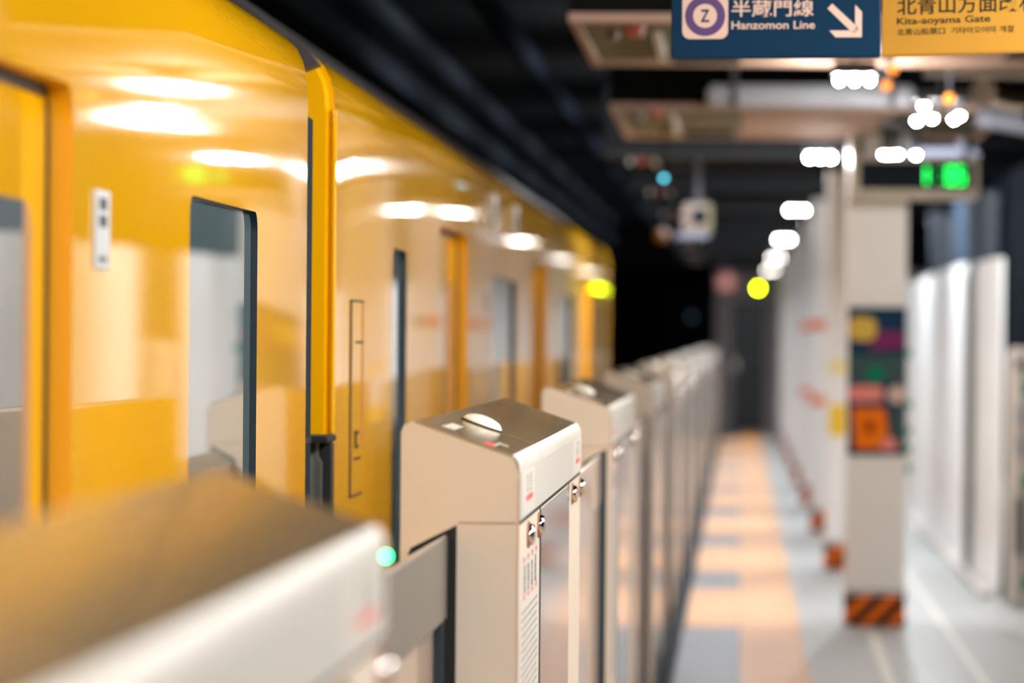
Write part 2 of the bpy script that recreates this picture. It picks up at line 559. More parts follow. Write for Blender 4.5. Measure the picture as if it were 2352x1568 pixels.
MB().prism([(0.04, 0.03), (0.19, 0.03), (0.215, 0.10), (0.195, 0.245), (0.025, 0.245)], 'y', -0.017, -0.012).build('orange_sheet', 'posterorange', t)
MB().prism(rrect(0.115, 0.145, 0.05, 0.06, 0.02), 'y', -0.019, -0.017).build('rust_mark', 'rust', t)
MB().prism(rrect(0.215, 0.055, 0.085, 0.07, 0.03), 'y', -0.020, -0.017).build('pink_corner', 'posterpink', t)
MB().box(0.225, 0.296, -0.014, -0.012, 0.03, 0.25).build('side_strip', 'postergrey', t)
for zz in (0.03, 0.125, 0.265, 0.53, -0.07):
    MB().box(0.303, 0.330, -0.014, -0.004, zz - 0.022, zz + 0.022, 0.003).build('green_clip', 'clip', t)
MB().box(0.3025, 0.309, -0.012, -0.003, -0.10, 0.66).build('edge_rail', 'label', t)

# notices on further pillars
tag(MB().box(0.578, 0.69, 24.897, 24.903, 1.272, 1.348).build('notice', 'palesticker'), 'pale yellow notice on the second pillar, upper one', 'notice')
tag(MB().box(0.578, 0.69, 24.897, 24.903, 0.868, 1.069).build('notice', 'stickeryellow'), 'bright yellow notice on the second pillar, lower one', 'notice')
lab = {1.60: 'upper', 1.015: 'lower'}
for yy, nm in ((29.765, 'third'), (34.625, 'fourth')):
    for zz, lv in lab.items():
        t = thing('tape_band', 'orange and black tape band on the %s pillar, %s one' % (nm, lv), 'tape', (0.552, yy, zz))
        MB().box(0.0, 0.17, -0.006, 0.0, -0.035, 0.035).build('orange_length', 'orange', t)
        MB().box(0.17, 0.24, -0.006, 0.0, -0.03, 0.03).build('black_length', 'gap', t)
        MB().box(-0.006, 0.0, -0.006, 0.22, -0.035, 0.035).build('side_length', 'orange', t)

# LED display hung in front of the nearest pillar's head
t = thing('led_display', 'beige display box with green glowing digits on the nearest pillar', 'display', (0.56, 19.80, 2.215))
MB().box(0.0, 0.655, 0.0, 0.245, 0.0, 0.215, 0.008).build('casing', 'casing', t, 40)
MB().box(0.045, 0.625, -0.006, 0.0, 0.045, 0.190).build('screen', 'screen', t)
MB().tube((0.05, 0.12, 0.215), (0.05, 0.12, 0.325), 0.015).build('hanger', 'rod', t)
MB().tube((0.60, 0.12, 0.215), (0.60, 0.12, 0.325), 0.015).build('hanger', 'rod', t)


def seg_digit(x0, z0, w_, h_, segs, th=0.008):
    m = MB()
    hh = h_ / 2
    S_ = {'a': (x0, x0 + w_, z0 + h_ - th, z0 + h_), 'd': (x0, x0 + w_, z0, z0 + th), 'g': (x0, x0 + w_, z0 + hh - th / 2, z0 + hh + th / 2),
          'f': (x0, x0 + th, z0 + hh, z0 + h_), 'e': (x0, x0 + th, z0, z0 + hh), 'b': (x0 + w_ - th, x0 + w_, z0 + hh, z0 + h_), 'c': (x0 + w_ - th, x0 + w_, z0, z0 + hh)}
    for s in segs:
        a = S_[s]
        m.box(a[0], a[1], -0.010, -0.006, a[2], a[3])
    return m


seg_digit(0.385, 0.075, 0.008, 0.085, 'bc', 0.010).build('digit', 'green', t)
MB().box(0.455, 0.463, -0.010, -0.006, 0.135, 0.143).build('colon_dot', 'green', t)
MB().box(0.455, 0.463, -0.010, -0.006, 0.085, 0.093).build('colon_dot', 'green', t)
seg_digit(0.492, 0.075, 0.035, 0.085, 'abcdef').build('digit', 'green', t)
seg_digit(0.545, 0.075, 0.035, 0.085, 'afgcd').build('digit', 'green', t)

# ------------------------------------------------------------------ lamps
ROW1 = [-1.8, 6.4, 14.62, 20.83, 29.36, 37.98, 46.55, 55.0]
ROW2 = [0.4, 7.2, 16.95, 20.2, 28.55, 37.0, 45.4]


def lamp_bar(label, x, y, rz=0.0, bm='bulb'):
    t = thing('platform_lamp', label, 'lamp', (x, y, 2.47), rz, 'lamps hanging in the row over the tactile strip')
    MB().box(-0.085, 0.085, -0.05, 0.05, 0.018, 0.07, 0.008).build('housing', 'lamphousing', t, 40)
    for dx in (-0.058, 0.0, 0.058):
        MB().ball((dx, 0, 0), 0.012).build('bulb', bm, t, 80)
    MB().tube((0, 0, 0.07), (0, 0, 0.83), 0.008).build('hanger_rod', 'rod', t)
    return t


def shade(m, x, y, z):
    """open-bottomed cup round the upper half of a bulb"""
    n = 14
    ring = lambda r, h: [m.bm.verts.new((x + r * math.cos(2 * PI * i / n), y + r * math.sin(2 * PI * i / n), z + h)) for i in range(n)]
    a, b_, c_, d_ = ring(0.024, 0.001), ring(0.016, 0.022), ring(0.013, 0.020), ring(0.0215, 0.001)
    for p, q in ((a, b_), (b_, c_), (c_, d_), (d_, a)):
        for i in range(n):
            m.bm.faces.new((p[i], p[(i + 1) % n], q[(i + 1) % n], q[i]))


def lamp_cluster(label, x, y, rz=0.0, bm='bulb', spots=((-0.085, -0.28, 0.03), (-0.10, 0.05, -0.015), (-0.03, 0.12, 0.0), (0.06, 0.0, -0.01), (0.075, -0.15, -0.004))):
    t = thing('platform_lamp', label, 'lamp', (x, y, 2.47), rz, 'lamps hanging in the row before the sheeting')
    f = MB()
    f.box(-0.13, 0.12, -0.32, -0.22, 0.055, 0.09)
    f.box(-0.13, 0.12, 0.02, 0.16, 0.055, 0.09)
    f.box(-0.02, 0.02, -0.32, 0.16, 0.06, 0.085)
    f.build('frame', 'lamphousing', t)
    for p in spots:
        b_ = MB().ball(p, 0.012).build('bulb', bm, t, 80)
        MB().lathe([(0.009, p[2] + 0.010), (0.016, 0.056)], (p[0], p[1], 0), seg=12).build('socket', 'lamphousing', b_)
        sh = MB()
        shade(sh, p[0], p[1], p[2])
        sh.build('shade', 'lamphousing', b_)
    MB().tube((0, 0, 0.08), (0, 0, 0.83), 0.008).build('hanger_rod', 'rod', t)
    return t


ordn = ['first', 'second', 'third', 'fourth', 'fifth', 'sixth', 'seventh', 'eighth']
for i, y in enumerate(ROW1):
    lamp_bar('three-bulb lamp above the tactile strip, %s from the camera end' % ordn[i], 0.425, y, 0, 'bulb' if y < 25 else 'bulbfar' if y < 45 else 'bulbdim')
for i, y in enumerate(ROW2):
    if i == 3:
        lamp_cluster('bulb cluster lamp beside the display box on the nearest pillar', 0.80, 18.95, 0, 'bulbmild', ((-0.085, 0.0, -0.07), (-0.06, 0.1, -0.064), (-0.035, -0.05, -0.07), (-0.105, -0.1, -0.074), (0.055, 0.0, -0.07)))
    else:
        if i == 4:
            lamp_cluster('bulb cluster lamp near the sheeting, %s from the camera end' % ordn[i], 0.74, y, 0, 'bulbmild', ((-0.012, 0, 0), (0.03, 0.05, 0)))
        else:
            lamp_cluster('bulb cluster lamp near the sheeting, %s from the camera end' % ordn[i], 0.87, y, 0, 'bulb' if i < 4 else 'bulbfar')

def fill_tube_lamp(label, x, y, z, length, along, m, grp):  # added fill light: unseen tubes that brighten the platform
    t = thing('fill_tube_lamp', label, 'lamp', (x, y, z), 0 if along == 'y' else PI / 2, grp)
    MB().box(-0.06, 0.06, -length / 2 - 0.03, length / 2 + 0.03, 0.03, 0.08, 0.006).build('housing', 'lamphousing', t)
    MB().tube((0, -length / 2, 0), (0, length / 2, 0), 0.018, 12).build('tube', m, t, 80)
    for e in (-1, 1):
        MB().box(-0.02, 0.02, e * length / 2 - 0.015, e * length / 2 + 0.015, -0.02, 0.04).build('tube_holder', 'lamphousing', t)
    for e in (-1, 1):
        MB().tube((0, e * length * 0.35, 0.08), (0, e * length * 0.35, 3.3 - z), 0.006, 8).build('hanger_rod', 'rod', t)
    return t


for i, (xx, yy, ax) in enumerate(((0.5, -3.2, 'x'), (0.5, -1.0, 'x'), (0.5, 1.2, 'x'), (1.15, 3.4, 'y'), (1.15, 5.8, 'y'), (1.15, 8.6, 'y'), (1.15, 11.2, 'y'))):  # added out of view to brighten the near gates and train
    fill_tube_lamp('added fill tube near the camera end of the platform, %s one' % ordn[i], xx, yy, 2.7, 1.2, ax, 'fillnear', 'added fill tubes over the near platform')
for i, yy in enumerate((21.3, 25.7, 30.6, 35.4, 40.4, 45.2, 50.0, 56.0)):  # added out of sight behind the beams to brighten sheeting, pillars and floor
    fill_tube_lamp('added fill tube over the sheeting between the ceiling beams, %s bay' % ordn[i], 1.08, yy, 2.97, 1.2, 'y', 'fillfar', 'added fill tubes between the ceiling beams')
    fill_tube_lamp('added fill tube over the gate line between the ceiling beams, %s bay' % ordn[i], -0.20, yy, 2.97, 1.2, 'y', 'fillmid', 'added fill tubes between the ceiling beams')

# small lights
t = thing('signal_lamp', 'round yellow-green signal light glowing near the far end', 'signal light', (0.247, 54.0, 2.2))
MB().ball((0, 0, 0), 0.035, 2).build('lens', 'limelamp', t, 80)
MB().box(-0.06, 0.06, 0.03, 0.12, -0.07, 0.07, 0.01).build('box', 'darkdoor', t)
MB().tube((0, 0.07, 0.07), (0, 0.07, 1.1), 0.012).build('hanger_rod', 'rod', t)
t = thing('indicator_lamp', 'tiny blue light below the dark ceiling beside the hanging camera', 'indicator', (-0.383, 19.0, 2.278))
MB().ball((0, 0, 0), 0.012, 2).build('lens', 'bluelamp', t, 80)
MB().box(-0.02, 0.02, 0.008, 0.05, -0.02, 0.02, 0.004).build('box', 'rod', t)
MB().tube((0, 0.03, 0.02), (0, 0.03, 0.29), 0.005).build('hanger_rod', 'night', t)
t = thing('indicator_lamp', 'dim amber light under the hanging camera in the dark', 'indicator', (-0.62, 30.0, 2.29))
MB().ball((0, 0, 0), 0.05, 2).build('lens', 'dimamber', t, 80)
MB().tube((0, 0.03, 0.02), (0, 0.03, 1.01), 0.008).build('hanger_rod', 'night', t)
t = thing('signal_lamp', 'faint grey-blue light disc deep in the dark tunnel mouth', 'signal light', (-1.01, 80.0, 1.94))
MB().ball((0, 0, 0), 0.06, 2).build('lens', mat('faint_signal', (40, 50, 60), 0.4, emit=(90, 110, 130), estr=0.5), t, 80)
MB().tube((0, 0.05, -3.0), (0, 0.05, 0.1), 0.03).build('post', 'tunnel', t)
for lb, p in (('amber lamp just below the yellow sign panel', (0.545, 14.0, 2.47)), ('amber lamp among the ducts above the bright bulb cluster', (0.80, 14.9, 2.42)), ('amber lamp beside the nearest three-bulb lamp', (0.535, 14.3, 2.43))):
    t = thing('indicator_lamp', lb, 'indicator', p)
    MB().ball((0, 0, 0), 0.02, 2).build('lens', 'amber', t, 80)
    MB().tube((0, 0, 0.01), (0, 0, 3.3 - p[2]), 0.006).build('hanger_rod', 'rod', t)

# ------------------------------------------------------------------ hanging camera monitor
t = thing('surveillance_camera', 'pale boxy camera hanging on a rod below the dark ceiling', 'camera', (-0.26, 22.6, 2.11))
MB().box(-0.085, 0.085, 0.0, 0.30, 0.0, 0.175, 0.02).build('housing', 'camwhite', t, 40)
MB().lathe([(0.050, -0.012), (0.050, 0.02)], (0.016, 0, 0.095), 'y').build('lens', 'screen', t, 40)
MB().box(0.04, 0.088, -0.004, 0.29, 0.01, 0.17, 0.006).build('side_cover', 'panel', t)
MB().prism([(-0.13, -0.03), (0.06, -0.03), (0.085, 0.0), (-0.10, 0.0)], 'y', 0.0, 0.3).build('tray', 'camblue', t)
MB().tube((0.005, 0.1, 0.17), (0.005, 0.1, 0.44), 0.018).build('rod', 'rod', t)

# ------------------------------------------------------------------ white sheeting along the side


def sheet(name, label, y0, y1, x0, ztop, cat, material='sheet', amp=0.018, folds=3.2, zb=0.0, topamp=0.02, group=None, slope=0.0, ny=140, nz=14):
    bm = bmesh.new()
    V = []
    for side in (0, 1):
        g = []
        for i in range(ny + 1):
            y = y0 + (y1 - y0) * i / ny
            u = (y - y0)
            zt = ztop + topamp * abs(math.sin(u * folds * 0.5 + 0.6)) + slope * u
            col = []
            for k in range(nz + 1):
                f = k / nz
                off = amp * (math.sin(u * folds + 0.6 * math.sin(u * 1.7)) + 0.4 * math.sin(u * folds * 2.3 + 1.0 + f)) * (0.55 + 0.45 * f)
                col.append(bm.verts.new((x0 + off + side * 0.012 - 0.10 * max(0.0, 0.12 - f) * 4 * 0.3, y, zb + (zt - zb) * f)))
            g.append(col)
        V.append(g)
    for s_ in (0, 1):
        for i in range(ny):
            for k in range(nz):
                q = (V[s_][i][k], V[s_][i + 1][k], V[s_][i + 1][k + 1], V[s_][i][k + 1])
                bm.faces.new(q if s_ else q[::-1])
    for i in range(ny):
        for k in (0, nz):
            bm.faces.new((V[0][i][k], V[0][i + 1][k], V[1][i + 1][k], V[1][i][k]))
    for k in range(nz):
        for i in (0, ny):
            bm.faces.new((V[0][i][k], V[0][i][k + 1], V[1][i][k + 1], V[1][i][k]))
    bmesh.ops.recalc_face_normals(bm, faces=bm.faces[:])
    mb = MB()
    mb.bm.free()
    mb.bm = bm
    o = mb.build(name, material, None, 60)
    return tag(o, label, cat, group)


sheet('plastic_sheet', 'tall white sheet wall just past the grey post', 22.3, 25.0, 1.50, 1.955, 'sheeting', group='white sheeting along the platform side', slope=0.008)
sheet('plastic_sheet', 'tall white sheet wall with scalloped top beside the nearest pillar', 25.25, 34.0, 1.47, 1.97, 'sheeting', group='white sheeting along the platform side', topamp=0.035)
sheet('plastic_sheet', 'white sheet wall hidden behind the pillar row', 34.2, 60.0, 1.47, 1.97, 'sheeting', group='white sheeting along the platform side')
sheet('plastic_sheet', 'white sheet wall on the camera side of the grey post', 6.0, 21.2, 1.62, 1.95, 'sheeting', group='white sheeting along the platform side')
t = thing('post', 'grey-beige upright post with green and black fittings by the sheeting', 'post', (1.50, 21.45, 0))
MB().box(0.02, 0.30, 0.0, 0.55, 0.0, 1.45, 0.02).build('shaft', 'post', t, 40)
MB().box(0.03, 0.07, -0.02, 0.0, 0.3, 0.62, 0.004).build('dark_strip', 'darkdoor', t)
MB().box(0.02, 0.06, -0.03, 0.0, 1.33, 1.39, 0.01).build('dark_latch', 'gap', t)
for zz in (0.10, 0.66, 1.18):
    MB().box(0.07, 0.12, -0.015, 0.0, zz, zz + 0.09, 0.004).build('green_label', 'postergreen', t)
for zz in (0.85, 1.02):
    MB().box(0.03, 0.075, -0.012, 0.0, zz, zz + 0.12, 0.004).build('grey_label', 'ink', t)
# dark divider between the two nearest sheets
tag(MB().box(1.46, 1.53, 25.08, 25.18, 0.0, 1.93, 0.01).build('divider_post', 'doorgrey'), 'slim grey post in the gap between two white sheets', 'post')
# skirting fold at the foot
tag(MB().box(1.40, 1.47, 22.3, 34.0, 0.0, 0.035, 0.01).build('floor_batten', 'doortop'), 'low grey batten at the foot of the white sheeting', 'batten')

# tarpaulin draped above the sheeting
tarp = sheet('tarpaulin', 'blue-grey draped tarpaulin above the white sheeting', 27.6, 36.0, 1.80, 2.62, 'tarpaulin', 'tarp', 0.09, 2.6, 1.7, 0.05)

MB().box(1.75, 1.85, 27.6, 36.0, 2.62, 2.68).build('rail', 'pipe', tarp)
for yy in (27.9, 31.8, 35.7):
    MB().tube((1.80, yy, 2.68), (1.80, yy, 3.3), 0.012).build('hanger_rod', 'pipe', tarp)

# ------------------------------------------------------------------ ducts under the ceiling
tag(MB().tube((0.72, 15.3, 2.64), (2.6, 15.3, 2.62), 0.11, 20).build('duct', 'foil', None, 40), 'foil wrapped duct crossing behind the yellow sign panel', 'duct')
tag(MB().tube((0.98, 15.7, 2.50), (1.9, 17.3, 2.46), 0.06, 16).build('duct', 'foil', None, 40), 'thin foil wrapped duct slanting behind the bulb cluster lamp', 'duct')
tag(MB().tube((1.15, 15.2, 2.38), (1.8, 16.6, 2.36), 0.045, 16).build('pipe', 'pipe', None, 40), 'dark pipe slanting below the foil ducts', 'pipe')
tag(MB().tube((1.06, 17.4, 2.50), (1.42, 17.45, 2.44), 0.05, 16).build('pipe', 'palepipe', None, 40), 'pale pipe end beside the bulb cluster lamp', 'pipe')
tag(MB().tube((-0.5, 16.2, 2.86), (1.4, 16.2, 2.86), 0.05, 16).build('pipe', 'pipe', None, 40), 'dark pipe crossing between the two nearest ceiling beams', 'pipe')
tag(MB().tube((-1.2, -2, 3.05), (-1.2, 60, 3.05), 0.06, 16).build('cable_conduit', 'pipe', None, 40), 'long dark conduit under the ceiling above the train', 'conduit')

# far end loudspeaker
t = thing('loudspeaker', 'small reddish loudspeaker hanging before the far end wall', 'speaker', (-0.20, 52.0, 2.25))
MB().box(-0.10, 0.10, 0.0, 0.2, -0.10, 0.10, 0.02).build('box', 'redlamp', t, 40)
MB().lathe([(0.06, -0.01), (0.07, 0.01)], (0, 0, 0), 'y').build('grille', 'camwhite', t)
MB().tube((0, 0.1, 0.1), (0, 0.1, 1.05), 0.02).build('hanger_rod', 'rod', t)

# ================================================================== TRAIN
XT = -0.87
PROF = [(XT, -0.75), (XT, 1.962), (-0.8735, 2.010), (-0.881, 2.038), (-0.893, 2.062), (-0.912, 2.082), (-0.95, 2.106), (-1.05, 2.150), (-1.3, 2.215), (-1.7, 2.262), (-2.145, 2.275)]
PROF = PROF + [(-4.29 - x, z) for x, z in PROF[::-1][1:]]


def cutter(pts, x0, x1):
    return MB().prism(pts, 'x', x0, x1)


def train_car(label, y0, y1, doors, windows, extras=None):
    t = thing('train_car', label, 'train', (0, 0, -0.75))
    base = 0.75
    body = MB().prism(PROF, 'y', y0, y1)
    bmesh.ops.bevel(body.bm, geom=[e for e in body.bm.edges if abs(e.verts[0].co.y - e.verts[1].co.y) < 1e-6 and min(abs(e.verts[0].co.y - y0), abs(e.verts[0].co.y - y1)) < 1e-6],
                    offset=0.018, segments=3, affect='EDGES', clamp_overlap=True)
    o = body.build('body', 'yellow', t, 30)
    o.location.z = base
    o.data.materials.append(MT['jamb'])
    o.data.materials.append(MT['gasket'])
    cuts = []
    for a, b_ in doors:
        c = MB().prism(rrect((a + b_) / 2, 0.90, b_ - a, 1.82, 0.05), 'x', XT - 0.048, XT + 0.1).build('cut', 'jamb')
        cuts.append((c, 1))
    for a, b_, z0, z1 in windows:
        c = MB().prism(rrect((a + b_) / 2, (z0 + z1) / 2, b_ - a, z1 - z0, 0.035), 'x', XT - 0.014, XT + 0.1).build('cut', 'gasket')
        cuts.append((c, 2))
    for c, mi in cuts:
        md = o.modifiers.new('c', 'BOOLEAN')
        md.operation = 'DIFFERENCE'
        md.solver = 'EXACT'
        c.location.z = base
        c.parent = t
        try:
            md.material_mode = 'TRANSFER'
        except Exception:
            pass
        md.object = c
    bpy.context.view_layer.update()
    dg = bpy.context.evaluated_depsgraph_get()
    me = bpy.data.meshes.new_from_object(o.evaluated_get(dg))
    o.modifiers.clear()
    o.data = me
    for c, mi in cuts:
        bpy.data.objects.remove(c)
    for p in me.polygons:
        p.use_smooth = True
    me.set_sharp_from_angle(angle=math.radians(30))
    for a, b_ in doors:
        mid = (a + b_) / 2
        for s_, (u0, u1) in enumerate(((a + 0.006, mid - 0.004), (mid + 0.004, b_ - 0.006))):
            d = MB().box(XT - 0.046, XT - 0.034, u0, u1, 0.0, 1.795, 0.002).build('door', 'yellow', t)
            d.location.z = base
            MB().prism(rrect((u0 + u1) / 2, 1.19, (u1 - u0) - 0.22, 0.93, 0.05), 'x', XT - 0.036, XT - 0.0325).build('door_window', 'doorglass', d)
        fr = MB()
        fr.box(XT - 0.047, XT - 0.031, a, a + 0.012, 0.0, 1.80)
        fr.box(XT - 0.047, XT - 0.031, b_ - 0.012, b_, 0.0, 1.80)
        fr.box(XT - 0.047, XT - 0.031, a, b_, 1.795, 1.809)
        f = fr.build('door_seal', 'rubber', t)
        f.location.z = base
    for a, b_, z0, z1 in windows:
        g = MB().prism(rrect((a + b_) / 2, (z0 + z1) / 2, b_ - a - 0.004, z1 - z0 - 0.004, 0.033), 'x', XT - 0.0145, XT - 0.012).build('window_pane', 'glass', t)
        g.location.z = base
    r = MB().prism([(-1.0, 2.12), (-1.25, 2.33), (-3.0, 2.33), (-3.25, 2.12)], 'y', y0 + 1.0, y1 - 0.8).build('roof_unit', 'roofgrey', t)
    r.location.z = base
    return t, base


tA, base = train_car('yellow train car nearest the camera, ending at the dark gap', -8.0, 7.69, [(-1.6, -0.25), (3.61, 4.965)], [(0.6, 1.5, 0.72, 1.708), (6.03, 6.885, 0.72, 1.708)])
tB, base = train_car('yellow train car beyond the gap, leading away down the platform', 8.17, 25.5, [(11.08, 12.24), (16.03, 17.22), (21.0, 22.25)],
                     [(9.58, 9.99, 0.72, 1.708), (13.43, 14.87, 0.72, 1.700), (18.47, 19.9, 0.72, 1.700), (23.3, 24.0, 0.72, 1.70)])


def on(parent, mb, name, m, smooth=None):
    o = mb.build(name, m, parent, smooth)
    o.location.z = base
    return o


# side number plate beside the near door
pl = on(tA, MB().box(XT, XT + 0.004, 5.12, 5.24, 1.575, 1.682, 0.001), 'side_plate', 'plate')
for z0, z1 in ((1.655, 1.672), (1.632, 1.648), (1.585, 1.592)):
    MB().box(XT + 0.004, XT + 0.0048, 5.15, 5.21, z0, z1).build('plate_print', 'dark', pl)
# end of car A: dark end sill pieces
on(tA, MB().box(XT - 0.03, XT - 0.004, 7.69, 7.805, -0.7, 1.93, 0.003), 'end_seal', 'sealdark')
on(tA, MB().box(XT - 0.11, XT - 0.002, 7.69, 7.80, 1.265, 1.285, 0.004), 'damper_bracket', 'gap')
on(tB, MB().prism([(-0.897, 2.062), (-0.915, 2.088), (-0.95, 2.112), (-1.05, 2.158), (-1.3, 2.224), (-2.1, 2.285), (-2.1, 1.9), (-1.3, 1.95), (-0.955, 2.040)], 'y', 8.09, 8.1695), 'end_fairing', 'roofgrey')
# black upright damper in the gap, fixed to car B
dm = on(tB, MB().lathe([(0.038, 0.35), (0.038, 1.22), (0.030, 1.235), (0.030, 1.262)], (XT - 0.045, 8.06, 0), seg=24), 'corner_damper', 'rubber', 40)
MB().box(XT - 0.11, XT + 0.01, 7.99, 8.18, 1.262, 1.276, 0.003).build('damper_cap', 'gap', dm)
MB().box(XT - 0.020, XT + 0.006, 8.10, 8.17, 0.35, 1.262, 0.004).build('damper_guard', 'gap', dm)
# bright corner edge of car B
on(tB, MB().tube((XT - 0.001, 8.183, 1.28), (XT - 0.001, 8.183, 1.97), 0.006), 'corner_edge', 'yellow', 40)
# crew handle recess on car B (thin outlines)
h = MB()
h.box(XT, XT + 0.003, 8.546, 8.560, 1.126, 1.568)
h.box(XT, XT + 0.003, 8.546, 8.83, 1.564, 1.568)
h.box(XT, XT + 0.003, 8.546, 8.83, 1.124, 1.128)
hr = on(tB, h, 'handle_recess_outline', 'gap')
MB().box(XT, XT + 0.003, 8.68, 8.82, 1.470, 1.475).build('recess_ledge', 'gap', hr)
MB().box(XT, XT + 0.004, 8.665, 8.715, 1.232, 1.272).build('recess_slot', 'gap', hr)
MB().box(XT + 0.001, XT + 0.005, 8.68, 8.70, 1.24, 1.264).build('slot_core', 'jamb', hr)
MB().box(XT, XT + 0.003, 8.65, 8.78, 1.206, 1.211).build('recess_ledge', 'gap', hr)
MB().box(XT, XT + 0.0025, 8.826, 8.830, 1.23, 1.564).build('recess_edge', 'brown', hr)
# marker lamps above the windows of car B
for yy in (13.45, 14.70):
    q = on(tB, MB().box(XT, XT + 0.012, yy - 0.09, yy + 0.09, 1.865, 1.99, 0.004), 'side_marker_lamp', 'plate')
    MB().box(XT + 0.012, XT + 0.014, yy - 0.04, yy + 0.04, 1.89, 1.955).build('marker_lens', 'dark', q)
q = on(tB, MB().box(XT, XT + 0.004, 13.0, 13.1, 1.55, 1.66, 0.001), 'side_plate', 'plate')
MB().box(XT + 0.004, XT + 0.005, 13.02, 13.08, 1.57, 1.645).build('plate_print', 'dark', q)
# nose of car B: dark rounded end with a red lamp
on(tB, MB().prism([(-0.93, -0.7), (-0.93, 1.9), (-1.1, 2.05), (-3.2, 2.05), (-3.36, 1.9), (-3.36, -0.7)], 'y', 25.48, 25.75), 'nose', 'rubber')
on(tB, MB().lathe([(0.05, 0.0), (0.05, 0.05), (0.02, 0.07)], (XT - 0.12, 25.75, 1.9), 'y', 16), 'tail_lamp', 'redlamp', 40)

# ================================================================== PLATFORM GATES
GL = 2.31
XF, XB = -0.342, -0.526      # platform face and track face
gp = [(XF, 0.0), (XF, 1.284), (XF - 0.003, 1.294), (XF - 0.010, 1.3015)]
gp += [(-0.500, 1.3525), (-0.512, 1.3535), (-0.521, 1.349), (XB, 1.338), (XB, 0.0)]


def bars(m, x, y0, y1, z0, z1, n, seed, along='z', th=0.002, fill=0.7):
    """thin print strokes of small unreadable writing on the platform face"""
    rnd = random.Random(seed)
    for i in range(n):
        if along == 'z':      # lines stacked down, running along y
            z = z1 - (z1 - z0) * (i + 0.5) / n
            y = y0
            while y < y1 - 0.01:
                l = rnd.uniform(0.02, 0.07)
                m.box(x, x + 0.0006, y, min(y1, y + l), z - th, z + th)
                y += l + rnd.uniform(0.008, 0.02)
        else:                 # columns
            y = y0 + (y1 - y0) * (i + 0.5) / n
            z = z0
            while z < z1 - 0.002:
                l = rnd.uniform(0.003, 0.008)
                hw = rnd.uniform(0.008, 0.018)
                m.box(x, x + 0.0006, y - hw, y + hw, z, min(z1, z + l * fill))
                z += l


